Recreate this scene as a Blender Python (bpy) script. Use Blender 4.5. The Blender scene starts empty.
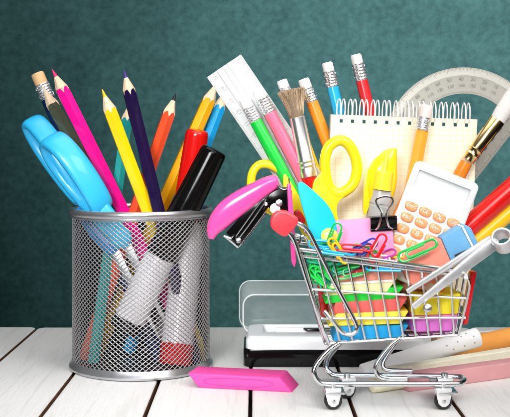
import bpy, bmesh, math, random
from mathutils import Vector, Matrix
random.seed(7)
K = 0.00063          # metres per working unit (0.63 mm)
PI = math.pi
scene = bpy.context.scene
COL = scene.collection

def V(u, v, y=0.0):
    """working point seen at (u, v) of the layout drawing, y units behind the cup's axis"""
    d = 1000.0 + y
    return Vector(((u-255)*d/1000, y, 225-(v-140)*d/1000))
def XZ(u, v, y, yy):
    p = V(u, v, y); return Vector((p.x, yy, p.z))

# ------------------------------------------------------------------ materials
def lin(h):
    h = h.lstrip('#'); c = [int(h[i:i+2], 16)/255 for i in (0, 2, 4)]
    return tuple((x/12.92 if x <= .04045 else ((x+.055)/1.055)**2.4) for x in c) + (1,)
MATS = {}
def mat(name, color='#ffffff', rough=.4, metal=0., coat=0., bump=0., bscale=.2, var=0., vscale=.05,
        trans=0., alpha=1., ior=1.45, spec=.5, stretch=(1, 1, 1), sss=0., rvar=0.):
    if name in MATS: return MATS[name]
    m = bpy.data.materials.new(name); m.use_nodes = True
    nt = m.node_tree; N = nt.nodes; L = nt.links
    b = N['Principled BSDF']
    c = lin(color) if isinstance(color, str) else color
    b.inputs['Base Color'].default_value = c
    b.inputs['Roughness'].default_value = rough
    b.inputs['Metallic'].default_value = metal
    b.inputs['Coat Weight'].default_value = coat
    b.inputs['Coat Roughness'].default_value = .08
    b.inputs['Transmission Weight'].default_value = trans
    b.inputs['Alpha'].default_value = alpha
    b.inputs['IOR'].default_value = ior
    b.inputs['Specular IOR Level'].default_value = spec
    if sss:
        b.inputs['Subsurface Weight'].default_value = sss
        b.inputs['Subsurface Radius'].default_value = (.004, .002, .002)
    tc = N.new('ShaderNodeTexCoord'); mp = N.new('ShaderNodeMapping')
    mp.inputs['Scale'].default_value = tuple(s/K for s in stretch)
    L.new(tc.outputs['Object'], mp.inputs['Vector'])
    if var:
        n = N.new('ShaderNodeTexNoise'); n.inputs['Scale'].default_value = vscale; n.inputs['Detail'].default_value = 5
        L.new(mp.outputs[0], n.inputs['Vector'])
        r = N.new('ShaderNodeValToRGB')
        r.color_ramp.elements[0].position = .3; r.color_ramp.elements[1].position = .7
        r.color_ramp.elements[0].color = tuple(x*(1-var) for x in c[:3]) + (1,)
        r.color_ramp.elements[1].color = tuple(min(1, x*(1+var*.6)) for x in c[:3]) + (1,)
        L.new(n.outputs[0], r.inputs[0]); L.new(r.outputs[0], b.inputs['Base Color'])
    if rvar:
        n2 = N.new('ShaderNodeTexNoise'); n2.inputs['Scale'].default_value = vscale*2.3; n2.inputs['Detail'].default_value = 4
        L.new(mp.outputs[0], n2.inputs['Vector'])
        mr = N.new('ShaderNodeMapRange'); mr.inputs[3].default_value = max(0.02, rough-rvar); mr.inputs[4].default_value = rough+rvar
        L.new(n2.outputs[0], mr.inputs[0]); L.new(mr.outputs[0], b.inputs['Roughness'])
    if bump:
        n3 = N.new('ShaderNodeTexNoise'); n3.inputs['Scale'].default_value = bscale; n3.inputs['Detail'].default_value = 6
        L.new(mp.outputs[0], n3.inputs['Vector'])
        bp = N.new('ShaderNodeBump'); bp.inputs['Strength'].default_value = bump; bp.inputs['Distance'].default_value = K*1.2
        L.new(n3.outputs[0], bp.inputs['Height']); L.new(bp.outputs[0], b.inputs['Normal'])
    MATS[name] = m
    return m

def paint(name, col):          # glossy lacquer of pencils
    return mat('lacquer_'+name, col, rough=.28, coat=.6, bump=.05, bscale=.15, var=.05, vscale=.03, rvar=.06)
def plastic(name, col, rough=.3, **k):
    return mat('plastic_'+name, col, rough=rough, coat=.25, bump=.04, bscale=.25, var=.04, vscale=.02, rvar=.07, **k)
def rubber(name, col, **k):
    return mat('rubber_'+name, col, rough=.62, bump=.18, bscale=.35, var=.07, vscale=.06, **k)

WOOD = mat('cedar_wood', '#e9cfae', rough=.65, bump=.15, bscale=.4, var=.14, vscale=.25, stretch=(1, 1, .25))
CHROME = mat('chrome', (.66, .67, .68, 1), rough=.19, metal=1., bump=.03, bscale=.1, rvar=.06)
STEEL = mat('brushed_steel', (.62, .63, .64, 1), rough=.3, metal=1., bump=.05, bscale=.5, rvar=.1)
MESHM = mat('silver_enamel_mesh', (.43, .42, .43, 1), rough=.32, metal=.75, bump=.05, bscale=.5, rvar=.08)
RIMM = mat('silver_enamel_rim', (.50, .50, .52, 1), rough=.3, metal=.85, bump=.03, bscale=.3, rvar=.08)
ALU = mat('crimped_aluminium', (.9, .9, .91, 1), rough=.24, metal=.85, bump=.5, bscale=.3, rvar=.1)
GOLD = mat('gold_ferrule', (.90, .66, .30, 1), rough=.2, metal=1., bump=.05, bscale=.2)
BLACK = mat('black_gloss', (.003, .003, .003, 1), rough=.13, coat=0., spec=.28, rvar=.05, bump=.03, bscale=.2)
BLACKM = mat('black_satin', (.012, .012, .013, 1), rough=.45, bump=.1, bscale=.4)
WERASER = rubber('white', '#f3f0ec')
WPLAST = plastic('white', '#eeeef0')
INK = mat('grey_print', (.10, .10, .11, 1), rough=.5)
INKL = mat('light_grey_print', (.34, .33, .31, 1), rough=.5)

# ------------------------------------------------------------------ mesh building
class MB:
    def __init__(s): s.v = []; s.f = []; s.m = []
    def add(s, vs, fs, mi=0):
        o = len(s.v); s.v += [Vector(p) for p in vs]
        for f in fs: s.f.append([i+o for i in f]); s.m.append(mi)
        return s
    def tube(s, pts, r, n=10, closed=False, cap=True, mi=0, flat=None, ref=None):
        """sweep a circle (or an ellipse flat=(rn, rb) held to ref) along pts"""
        pts = [Vector(p) for p in pts]; c = len(pts)
        rs = r if isinstance(r, (list, tuple)) else [r]*c
        T = []
        for i in range(c):
            a = pts[(i-1) % c] if (closed or i) else pts[0]
            b = pts[(i+1) % c] if (closed or i < c-1) else pts[-1]
            T.append((b-a).normalized())
        if ref is None:
            nrm = T[0].orthogonal().normalized()
        vs = []
        for i in range(c):
            t = T[i]
            if ref is not None:
                bn = (Vector(ref) - t*Vector(ref).dot(t)).normalized(); nn = bn.cross(t).normalized()
            else:
                nrm = (nrm - t*nrm.dot(t)).normalized(); nn = nrm; bn = t.cross(nn)
            ra, rb = (flat if flat else (rs[i], rs[i]))
            if flat: ra *= rs[i]; rb *= rs[i]
            for k in range(n):
                a = 2*PI*k/n
                vs.append(pts[i] + nn*(ra*math.cos(a)) + bn*(rb*math.sin(a)))
        fs = []
        for i in range(c if closed else c-1):
            j = (i+1) % c
            for k in range(n):
                k2 = (k+1) % n
                fs.append([i*n+k, j*n+k, j*n+k2, i*n+k2][::-1])
        if cap and not closed:
            fs.append([k for k in range(n)]); fs.append([(c-1)*n+k for k in range(n)][::-1])
        return s.add(vs, fs, mi)
    def lathe(s, A, B, prof, n=24, mi=0, cap=True, hexa=None):
        """prof: list of (distance along A->B, radius)"""
        A = Vector(A); ax = (Vector(B)-A).normalized()
        e1 = ax.orthogonal().normalized(); e2 = ax.cross(e1)
        vs = []
        for t, r in prof:
            for k in range(n):
                a = 2*PI*k/n
                vs.append(A + ax*t + e1*(r*math.cos(a)) + e2*(r*math.sin(a)))
        fs = []
        for i in range(len(prof)-1):
            for k in range(n):
                k2 = (k+1) % n
                fs.append([i*n+k, i*n+k2, (i+1)*n+k2, (i+1)*n+k])
        if cap:
            fs.append([k for k in range(n)][::-1]); fs.append([(len(prof)-1)*n+k for k in range(n)])
        return s.add(vs, fs, mi)
    def prism(s, pts, d, mi=0):
        """extrude planar loop pts by vector d"""
        pts = [Vector(p) for p in pts]; d = Vector(d); n = len(pts)
        vs = pts + [p+d for p in pts]
        fs = [list(range(n)), [n+i for i in range(n)][::-1]]
        for i in range(n):
            j = (i+1) % n; fs.append([i, i+n, j+n, j])
        return s.add(vs, fs, mi)
    def box(s, c, ex, ey, ez, mi=0):
        """c = centre, ex/ey/ez = half vectors"""
        c, ex, ey, ez = map(Vector, (c, ex, ey, ez))
        return s.prism([c-ex-ey-ez, c+ex-ey-ez, c+ex+ey-ez, c-ex+ey-ez], ez*2, mi)
    def rings(s, loops, mi=0, cap=True, closed=False):
        n = len(loops[0]); vs = [p for l in loops for p in l]; fs = []
        m = len(loops)
        for i in range(m if closed else m-1):
            j = (i+1) % m
            for k in range(n):
                k2 = (k+1) % n
                fs.append([i*n+k, i*n+k2, j*n+k2, j*n+k])
        if cap and not closed:
            fs.append(list(range(n))[::-1]); fs.append([(m-1)*n+k for k in range(n)])
        return s.add(vs, fs, mi)
    def build(s, name, mats, parent=None, bevel=0, segs=2, base=None, angle=35, pick=None, flatshade=False, wn=False):
        if not isinstance(mats, (list, tuple)): mats = [mats]
        org = ORG.get(parent.name, Vector()) if parent else (Vector(base) if base is not None else Vector())
        me = bpy.data.meshes.new(name)
        me.from_pydata([(p-org)*K for p in s.v], [], s.f)
        for m in mats: me.materials.append(m)
        me.polygons.foreach_set('material_index', s.m)
        bm = bmesh.new(); bm.from_mesh(me)
        bmesh.ops.recalc_face_normals(bm, faces=bm.faces)
        if bevel:
            es = [e for e in bm.edges if len(e.link_faces) == 2 and e.calc_face_angle(0) > math.radians(28)]
            bmesh.ops.bevel(bm, geom=es, offset=bevel*K, segments=segs, profile=.5, affect='EDGES', clamp_overlap=True)
        if pick:
            bm.normal_update()
            for f in bm.faces: f.material_index = pick(f.calc_center_median()/K + org, f.normal)
        bm.to_mesh(me); bm.free()
        if not flatshade:
            me.shade_smooth(); me.set_sharp_from_angle(angle=math.radians(angle))
        o = bpy.data.objects.new(name, me); COL.objects.link(o)
        if parent: o.parent = parent
        else: o.location = org*K
        ORG[o.name] = org
        return o
ORG = {}
def thing(name, label, cat, base, group=None, kind=None):
    o = bpy.data.objects.new(name, None); COL.objects.link(o)
    o.empty_display_size = .005
    o.location = Vector(base)*K; ORG[o.name] = Vector(base)
    if label: o['label'] = label
    if cat: o['category'] = cat
    if group: o['group'] = group
    if kind: o['kind'] = kind
    return o
def tag(o, label, cat, group=None):
    o['label'] = label; o['category'] = cat
    if group: o['group'] = group
    return o

def smooth(pts, n=6, closed=False):
    pts = [Vector(p) for p in pts]; c = len(pts); out = []
    for i in range(c if closed else c-1):
        p0 = pts[(i-1) % c] if (closed or i > 0) else pts[0]*2-pts[1]
        p1 = pts[i]; p2 = pts[(i+1) % c]
        p3 = pts[(i+2) % c] if (closed or i < c-2) else pts[-1]*2-pts[-2]
        for k in range(n):
            t = k/n
            out.append(.5*((2*p1)+(p2-p0)*t+(2*p0-5*p1+4*p2-p3)*t*t+(3*p1-p0-3*p2+p3)*t**3))
    if not closed: out.append(pts[-1])
    return out
def loop2(uv, y): return [V(u, v, y) for u, v in uv]
def smooth2(uv, y, n=5, closed=True): return smooth(loop2(uv, y), n, closed)
def rr(a0, b0, a1, b1, r, n=4):
    out = []
    for cx, cy, s in ((a1-r, b0+r, -PI/2), (a1-r, b1-r, 0), (a0+r, b1-r, PI/2), (a0+r, b0+r, PI)):
        for k in range(n+1):
            t = s+PI/2*k/n; out.append((cx+r*math.cos(t), cy+r*math.sin(t)))
    return out

def text(body, name, at, ex, ey, size, m, parent, h=.12, align='CENTER'):
    """flat raised lettering: ex = reading direction, ey = up direction of the glyphs"""
    cu = bpy.data.curves.new(name, 'FONT'); cu.body = body; cu.size = 1; cu.align_x = align; cu.align_y = 'CENTER'
    cu.resolution_u = 3
    t = bpy.data.objects.new(name, cu); COL.objects.link(t)
    dg = bpy.context.evaluated_depsgraph_get(); dg.update()
    me = bpy.data.meshes.new_from_object(t.evaluated_get(dg))
    bpy.data.objects.remove(t); bpy.data.curves.remove(cu)
    ex = Vector(ex).normalized(); ey = Vector(ey).normalized(); n = ex.cross(ey)
    org = ORG[parent.name]
    for v in me.vertices:
        c = v.co.copy()
        v.co = (Vector(at) + ex*(c.x*size) + ey*(c.y*size) + n*h - org)*K
    me.materials.clear(); me.materials.append(m)
    o = bpy.data.objects.new(name, me); COL.objects.link(o); o.parent = parent
    ORG[o.name] = org
    return o

# ------------------------------------------------------------------ pencils
def hexrad(phi, r):            # rounded hexagon, r = corner radius
    a = (phi % (PI/3)) - PI/6
    return min(r*.985, r*math.cos(PI/6)/math.cos(a))
def frame(A, B, roll=0):
    ax = (B-A).normalized(); e1 = ax.cross(Vector((0, 1, 0)))
    e1 = e1.normalized() if e1.length > .01 else ax.orthogonal().normalized()
    e2 = ax.cross(e1)
    return ax, e1*math.cos(roll)+e2*math.sin(roll), -e1*math.sin(roll)+e2*math.cos(roll)
def ring(A, ax, e1, e2, prof, n):
    return [A + ax*prof(k)[0] + (e1*math.cos(2*PI*k/n)+e2*math.sin(2*PI*k/n))*prof(k)[1] for k in range(n)]
def colour_pencil(A, B, r, col, lead, label, base, group, L=3.6, hexa=True, name='coloured_pencil', roll=.3, cat='pencil'):
    A = Vector(A); B = Vector(B); n = 36
    ax, e1, e2 = frame(A, B, roll); ln = (B-A).length; Lc = L*r
    R = (lambda k: hexrad(2*PI*k/n, r)) if hexa else (lambda k: r)
    t = thing(name, label, cat, base, group)
    m = MB(); rg = random.random
    edge = [Lc*(R(k)/r)**1.9 + .5*math.sin(k*2.1+r) for k in range(n)]
    m.rings([ring(A, ax, e1, e2, lambda k: (edge[k], R(k)*.995), n), ring(A, ax, e1, e2, lambda k: (Lc*1.25, R(k)), n),
             ring(A, ax, e1, e2, lambda k: (ln-.6, R(k)), n), ring(A, ax, e1, e2, lambda k: (ln, R(k)*.9), n)])
    m.build('barrel', col, t, angle=25)
    m = MB(); tl = .30*Lc
    m.rings([ring(A, ax, e1, e2, lambda k: (edge[k]+.05, R(k)*.97), n),
             ring(A, ax, e1, e2, lambda k: (tl, r*.27), n)])
    m.build('wood_tip', WOOD, t)
    m = MB()
    m.rings([ring(A, ax, e1, e2, lambda k: (tl+.4, r*.285), n), ring(A, ax, e1, e2, lambda k: (tl*.5, r*.16), n),
             ring(A, ax, e1, e2, lambda k: (.3, r*.05), n), ring(A, ax, e1, e2, lambda k: (0, r*.01), n)])
    m.build('lead', lead, t)
    return t
def eraser_pencil(A, B, r, col, label, base, group=None, er=WERASER, el=9, fl=15, hexa=False, roll=0):
    A = Vector(A); B = Vector(B); ax = (B-A).normalized(); ln = (B-A).length
    t = thing('eraser_pencil', label, 'pencil', base, group)
    m = MB(); m.lathe(A, B, [(0, r*.70), (.5, r*.86), (1.6, r*.93), (el+1, r*.93)]); m.build('eraser', er, t)
    m = MB(); pr = [(el, r*.96), (el+.3, r*1.04)]
    for i in range(5):
        s = el+1+i*(fl-2)/5; w = (fl-2)/5
        pr += [(s, r*1.05), (s+w*.3, r*1.05), (s+w*.5, r*.97), (s+w*.8, r*1.05)]
    pr += [(el+fl-.4, r*1.05), (el+fl, r*1.0)]
    m.lathe(A, B, pr, n=28)
    for row in range(2):       # crimp dimples
        for k in range(9):
            e1 = ax.orthogonal().normalized(); e2 = ax.cross(e1); a = 2*PI*k/9+row*.35
            c = A+ax*(el+3.5+row*(fl-7))+(e1*math.cos(a)+e2*math.sin(a))*r*1.04
            d = (e1*math.cos(a)+e2*math.sin(a))
            m.box(c-d*.12, ax*1.2, ax.cross(d)*.45, d*.22)
    m.build('ferrule', ALU, t, angle=50)
    n = 36; R = (lambda k: hexrad(2*PI*k/n, r*1.02)) if hexa else (lambda k: r)
    a_, e1, e2 = frame(A, B, roll); m = MB()
    m.rings([ring(A, ax, e1, e2, lambda k: (el+fl-.5, R(k)*.96), n), ring(A, ax, e1, e2, lambda k: (el+fl+.8, R(k)), n),
             ring(A, ax, e1, e2, lambda k: (ln, R(k)), n)])
    m.build('barrel', col, t, angle=25)
    return t

# ================================================================== SETTING
def wall_material():
    m = bpy.data.materials.new('chalkboard_green_wall'); m.use_nodes = True
    nt = m.node_tree; N = nt.nodes; L = nt.links; b = N['Principled BSDF']; b.inputs['Roughness'].default_value = .75
    tc = N.new('ShaderNodeTexCoord')
    n1 = N.new('ShaderNodeTexNoise'); n1.inputs['Scale'].default_value = .0125/K/2; n1.inputs['Detail'].default_value = 7; n1.inputs['Roughness'].default_value = .62
    n2 = N.new('ShaderNodeTexNoise'); n2.inputs['Scale'].default_value = .075/K/2; n2.inputs['Detail'].default_value = 5
    n3 = N.new('ShaderNodeTexNoise'); n3.inputs['Scale'].default_value = .22/K; n3.inputs['Detail'].default_value = 3
    for n in (n1, n2, n3): L.new(tc.outputs['Object'], n.inputs['Vector'])
    mx = N.new('ShaderNodeMix'); mx.data_type = 'FLOAT'; mx.inputs[0].default_value = .5
    L.new(n1.outputs[0], mx.inputs[2]); L.new(n2.outputs[0], mx.inputs[3])
    r = N.new('ShaderNodeValToRGB'); e = r.color_ramp.elements
    e[0].position = .36; e[0].color = (.024, .104, .106, 1); e[1].position = .64; e[1].color = (.070, .218, .212, 1)
    L.new(mx.outputs[0], r.inputs[0]); L.new(r.outputs[0], b.inputs['Base Color'])
    bp = N.new('ShaderNodeBump'); bp.inputs['Strength'].default_value = .35; bp.inputs['Distance'].default_value = K*2
    L.new(n3.outputs[0], bp.inputs['Height']); L.new(bp.outputs[0], b.inputs['Normal'])
    return m
YW = 3000
w = MB(); w.prism([(-6000, YW, -3500), (6000, YW, -3500), (6000, YW, 4000), (-6000, YW, 4000)], (0, 20, 0))
w = w.build('wall', wall_material(), base=(0, YW, 0)); w['kind'] = 'structure'

def plank_material():
    m = bpy.data.materials.new('white_washed_plank'); m.use_nodes = True
    nt = m.node_tree; N = nt.nodes; L = nt.links; b = N['Principled BSDF']; b.inputs['Roughness'].default_value = .5
    tc = N.new('ShaderNodeTexCoord'); mp = N.new('ShaderNodeMapping'); mp.inputs['Scale'].default_value = (1/K, .075/K, 1/K)
    L.new(tc.outputs['Object'], mp.inputs['Vector'])
    n1 = N.new('ShaderNodeTexNoise'); n1.inputs['Scale'].default_value = .11; n1.inputs['Detail'].default_value = 8; n1.inputs['Distortion'].default_value = .6
    n2 = N.new('ShaderNodeTexNoise'); n2.inputs['Scale'].default_value = .7; n2.inputs['Detail'].default_value = 4
    L.new(mp.outputs[0], n1.inputs['Vector']); L.new(mp.outputs[0], n2.inputs['Vector'])
    r = N.new('ShaderNodeValToRGB'); e = r.color_ramp.elements
    e[0].position = .34; e[0].color = (.66, .65, .63, 1); e[1].position = .46; e[1].color = (.74, .73, .715, 1)
    x = e.new(.62); x.color = (.73, .72, .705, 1); x = e.new(.74); x.color = (.69, .68, .665, 1)
    L.new(n1.outputs[0], r.inputs[0]); L.new(r.outputs[0], b.inputs['Base Color'])
    ad = N.new('ShaderNodeMath'); ad.operation = 'ADD'; L.new(n1.outputs[0], ad.inputs[0]); L.new(n2.outputs[0], ad.inputs[1])
    bp = N.new('ShaderNodeBump'); bp.inputs['Strength'].default_value = .55; bp.inputs['Distance'].default_value = K*1.5
    L.new(ad.outputs[0], bp.inputs['Height']); L.new(bp.outputs[0], b.inputs['Normal'])
    return m
PLANK = plank_material()
RAW = mat('bare_plank_edge', '#6b452a', rough=.8, bump=.4, bscale=.3, var=.4, vscale=.1)
tt = thing('tabletop', None, None, (0, 0, 0), kind='structure')
seams = [-261-86*3, -261-86*2, -261-86, -261, -175, -90, -4, 82, 170, 257, 343, 429, 515]
for i in range(len(seams)-1):
    x0, x1 = seams[i]+1.5, seams[i+1]-1.5; y0, y1 = -420, 203+random.uniform(-2, 2)
    c = 9; pts = []
    for (cx, cy, s) in ((x1-c, y0+c, -PI/2), (x1-c, y1-c, 0), (x0+c, y1-c, PI/2), (x0+c, y0+c, PI)):
        for k in range(5):
            t = s+PI/2*k/4; pts.append((cx+c*math.cos(t), cy+c*math.sin(t), -15))
    # slightly wavy long edges
    m = MB(); m.prism(pts, (0, 0, 15))
    o = m.build('plank', [PLANK, RAW], tt, bevel=1.6, segs=3, pick=lambda c_, n_: 0 if (n_.z > .55 or n_.y > .5) else 1)
m = MB(); m.box((0, -110, -22), (560, 0, 0), (0, 300, 0), (0, 0, 6)); m.build('support_board', mat('dark_board', '#2a1c14', rough=.9), tt)

# ================================================================== PEN CUP
CX = -113.5
cup = thing('pen_cup', 'silver wire mesh pen cup packed with pencils and markers', 'pen holder', (CX, 0, 0))
def cyl(a, r, z): return Vector((CX+r*math.sin(a), -r*math.cos(a), z))
m = MB(); NS = 74; z0, z1 = 5.0, 151.0; rows = 66; st = (z1-z0)/rows
for sgn in (1, -1):
    for i in range(NS):
        pts = [cyl(2*PI*(i+sgn*j*.5)/NS, 67.6+.25*sgn, z0+j*st) for j in range(rows+1)]
        m.tube(pts, .5, n=4, cap=False)
m.build('mesh_wall', MESHM, cup, angle=180)
def torus_ring(m, R, z, prof, n=96):
    loops = []
    for k in range(n):
        a = 2*PI*k/n; loops.append([cyl(a, R+dr, z+dz) for dr, dz in prof])
    m.rings(loops, closed=True)
m = MB()
pr = [(2.6*math.cos(2*PI*k/14)*1.05, 3.7*math.sin(2*PI*k/14)) for k in range(14)]
torus_ring(m, 68.6, 154.2, pr); m.build('rim', RIMM, cup)
m = MB()
torus_ring(m, 68.6, 150.3, [(1.2*math.cos(2*PI*k/8), 1.6*math.sin(2*PI*k/8)) for k in range(8)])
m.build('rim_band', RIMM, cup)
m = MB(); torus_ring(m, 0, 0, [(66, 8.5), (68.4, 8.8), (69.4, 6.5), (70.6, 4.8), (71.6, 3.2), (71.4, 1.2), (69, .3), (66, .3)])
m.build('base_ring', RIMM, cup)
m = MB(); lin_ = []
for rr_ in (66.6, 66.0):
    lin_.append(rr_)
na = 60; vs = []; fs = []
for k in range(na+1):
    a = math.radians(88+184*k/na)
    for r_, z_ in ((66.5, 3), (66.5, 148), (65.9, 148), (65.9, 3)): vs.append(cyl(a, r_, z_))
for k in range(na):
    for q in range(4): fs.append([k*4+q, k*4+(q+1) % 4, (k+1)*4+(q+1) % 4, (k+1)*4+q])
m.add(vs, fs); m.build('added_shade_sleeve', mat('interior_shade_black', (.004, .004, .005, 1), rough=.7, spec=.2), cup)  # half sleeve added behind the contents; its black stands in for interior shade
m = MB(); m.lathe((CX, 0, .6), (CX, 0, 10), [(0, 67), (1.6, 67)], n=64)
m.build('base_plate', BLACKM, cup)

GP = 'coloured pencils standing in the mesh cup'
def inside(u, v, y): return V(u, v, y)
def low(u, y, z=5.0):           # a point near the cup floor seen at column u
    d = 1000+y; return Vector(((u-255)*d/1000, y, z))
def cp(tip, end, r, col, lead, label, **k):
    return colour_pencil(V(*tip), low(*end), r, col, lead, label, low(*end), GP, **k)
LB = lambda n, c: mat('lead_'+n, c, rough=.5, bump=.2, bscale=.5, var=.1, vscale=.2)
cp((52, 69, -20), (196, 10), 7.4, paint('magenta', '#fb0f92'), LB('magenta', '#d8286e'), 'bright magenta pencil leaning left beside the cyan scissors')
cp((41, 84, -6), (190, 30), 7.3, paint('olive', '#4b5240'), LB('pale', '#d8cfc0'), 'dark olive pencil between the magenta pencil and the cyan scissors', L=3.9)
cp((102, 89, -52), (203, 4), 7.0, paint('yellow', '#f6cf08'), LB('yellow', '#e3c010'), 'yellow pencil leaning left with yellow lead, between magenta and purple pencils')
cp((129, 103, 14), (93, -12), 6.3, paint('teal', '#159a95'), LB('teal', '#0f6f66'), 'teal pencil half hidden behind the purple pencil', L=3.2)
cp((124, 70, -40), (196, -22), 6.9, paint('purple', '#1a0a38'), LB('purple', '#4a2f86'), 'dark purple pencil, the tallest in the middle of the cup')
cp((176, 93, -14), (84, 8), 6.9, paint('coral', '#ee4f26'), mat('graphite', '#23232a', rough=.35, metal=.3), 'orange red pencil with black graphite tip leaning right')
cp((218, 80, 34), (96, 32), 7.6, paint('amber', '#f7b40c'), LB('amber', '#e8b020'), 'golden yellow pencil leaning right just under the white ruler')
cp((226.5, 88, 48), (128, 40), 6.9, paint('sky', '#1aa3e6'), LB('sky', '#2a8fd0'), 'sky blue pencil with bare wood tip behind the red marker cap')
navy = eraser_pencil(V(37, 73, 2), low(160, 8), 7.0, paint('navy', '#16264e'), 'navy pencil with tan eraser and silver band, leftmost in the cup', low(160, 8),
                     er=rubber('tan', '#e2b985'), el=12, fl=16)
# markers -------------------------------------------------------------
def marker(A, B, r, capcol, bodycol, plugcol, label, base, caplen, name='marker'):
    A = Vector(A); B = Vector(B); L = (B-A).length
    t = thing(name, label, 'marker', base, 'markers standing in the mesh cup')
    m = MB(); m.lathe(A, B, [(0, r*.60), (.3, r*.72), (1.0, r*.82), (2.4, r*.885), (5, r*.92), (caplen-1, r*1.13), (caplen, r*1.13), (caplen, r*.9)], n=40)
    m.build('cap', capcol, t)
    m = MB(); m.lathe(A, B, [(caplen-.5, r*1.04), (caplen+1, r*1.08), (L-14, r*1.1), (L-13.5, r*1.1)], n=40)
    m.build('body', bodycol, t)
    m = MB(); m.lathe(A, B, [(L-13.6, r*1.12), (L-2, r*1.1), (L-.6, r*1.02), (L, r*.85)], n=40)
    m.build('end_plug', plugcol, t)
    return t
WBODY = plastic('marker_white', '#ebe8ea', rough=.38)
RED = plastic('red', '#d4130f', rough=.2)
marker(V(215, 149, -34), low(124, -26, 40), 14.2, BLACK, WBODY, BLACK, 'black capped marker with white body leaning right in front of the red cap', low(124, -26, 40), 116)
t = marker(V(197.5, 130, 10), low(166, 40, 10), 12.6, RED, WBODY, RED, 'marker with a shiny red cap leaning right behind the black cap', low(166, 42, 10), 100)
# third marker: only its white barrel and red end show through the mesh
t = thing('marker', 'white barrelled marker seen through the mesh with its red end down', 'marker', low(175, -34, 8), 'markers standing in the mesh cup')
A = V(191, 224, -2); B = low(175, -34, 8)
m = MB(); m.lathe(A, B, [(0, 10.0), (1, 11), (22, 14.5), (118, 15.6)], n=40); m.build('body', WBODY, t)
m = MB(); L_ = (B-A).length; m.lathe(A, B, [(117.5, 16.1), (L_-2, 16.1), (L_, 15)], n=40); m.build('end_plug', RED, t)
# cyan scissors -----------------------------------------------------------
CY = plastic('cyan', '#2fb2e4', rough=.42, sss=.1)
sc = thing('scissors', 'cyan handled scissors with both finger loops above the mesh cup rim', 'scissors', low(160, -30))
def band(cuv, luv, ang, half_l, half_w, y, tin, tn, dy=0, swap=1):
    """finger loop: long axis along image direction luv, wall band of half thickness tin and half width tn"""
    c = V(*cuv, y); l = (V(cuv[0]+luv[0], cuv[1]+luv[1], y+dy)-c).normalized()
    p = Vector((0, 1, 0)); p = (p-l*p.dot(l)).normalized()     # mostly in depth
    q = l.cross(p).normalized()
    s = (q*math.cos(ang)+p*math.sin(ang)).normalized(); nrm = l.cross(s).normalized()
    N = 56; loops = []
    for i in range(N):
        th = 2*PI*i/N
        # pear-shaped loop: narrower at the lower end
        wv = half_w*(1-.22*math.cos(th)*swap)
        pos = c + l*(half_l*math.cos(th)) + s*(wv*math.sin(th))
        tg = (l*(-half_l*math.sin(th)) + s*(wv*math.cos(th))).normalized()
        rad = tg.cross(nrm).normalized()
        lp = []
        for k in range(14):
            a = 2*PI*k/14; ca, sa = math.cos(a), math.sin(a)
            lp.append(pos + rad*(tin*math.copysign(abs(ca)**.75, ca)) + nrm*(tn*math.copysign(abs(sa)**.75, sa)))
        loops.append(lp)
    return loops
m = MB(); m.rings(band((58, 160), (.57, .82), math.radians(-60), 47, 14, -8, 5.0, 11, dy=-.15), closed=True)
m.build('finger_loop', CY, sc, angle=60)
m = MB(); m.rings(band((76, 174), (.60, .80), math.radians(-58), 41, 15.5, -32, 5.0, 12.5, dy=-.05), closed=True)
m.build('finger_loop', CY, sc, angle=60)
m = MB(); m.tube(smooth([V(86, 196, -34), V(100, 212, -36), V(114, 230, -34), V(127, 246, -32)]), [9.5]*6+[9.5]*6+[8.5]*5+[7, 4], n=14, flat=(1.25, .6), ref=(0, 1, 0))
m.build('shank', CY, sc, angle=60)
m = MB(); m.tube(smooth([V(80, 208, -18), V(88, 218, -22), V(100, 236, -26), V(116, 252, -28)]), [8]*6+[8]*6+[7.5]*5+[6, 4], n=14, flat=(1.1, .6), ref=(0, 1, 0))
m.build('shank', mat('plastic_cyan_deep', '#1b7cc0', rough=.35), sc, angle=60)
for s_, e_ in (((124, 240, -33), (172, 335, -26)), ((112, 246, -28), (160, 340, -29))):
    a = V(*s_); b = V(*e_); dr = (b-a).normalized(); q = dr.cross(Vector((0, 1, 0)))
    m = MB(); m.prism([a+q*5, a-q*5, b-q*1, b+q*1], (0, 1.6, 0)); m.build('blade', STEEL, sc, bevel=.3)

# ================================================================== PINK ERASER ON THE TABLE
PK = rubber('pink', '#ee4a9e')
yf, yb = -101, -72
def er3(pf, hgt=12.5):
    pass
zt = 13.0
def T(u, v_, z=0):           # table-plane (or height z) point seen at u,v
    d = (225-z)/(v_-140)*1000; return Vector(((u-255)*d/1000, d-1000, z))
x0 = T(197, 389).x; x1 = T(291, 391).x; xl = (188-255)*.915; xr = (299-255)*.9
pts = [(-49.5, 0), (36.5, 0), (25, zt), (-60, zt)]
m = MB(); m.prism([Vector((a, -101, b)) for a, b in pts], (2, 30, 0))
o = m.build('eraser', PK, base=(-8, -88, 0), bevel=1.3, segs=3)
tag(o, 'bright pink slanted eraser lying on the white planks by the cup', 'eraser')
o.rotation_euler = (0, 0, math.radians(-11))
# moulded oval line on its face
m = MB(); c = [(-44+ (68 if False else 0), 0)]
lp = []
for k in range(40):
    a = 2*PI*k/40; lp.append(Vector((-13+32*math.copysign(abs(math.cos(a))**.7, math.cos(a)), -101.1, 6.6+3.6*math.sin(a))))
m.tube(lp, .28, n=5, closed=True); d_ = m.build('moulded_line', rubber('pink_line', '#e0308e'), base=(-8, -88, 0))
d_.parent = o; d_.location = (0, 0, 0)

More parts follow.
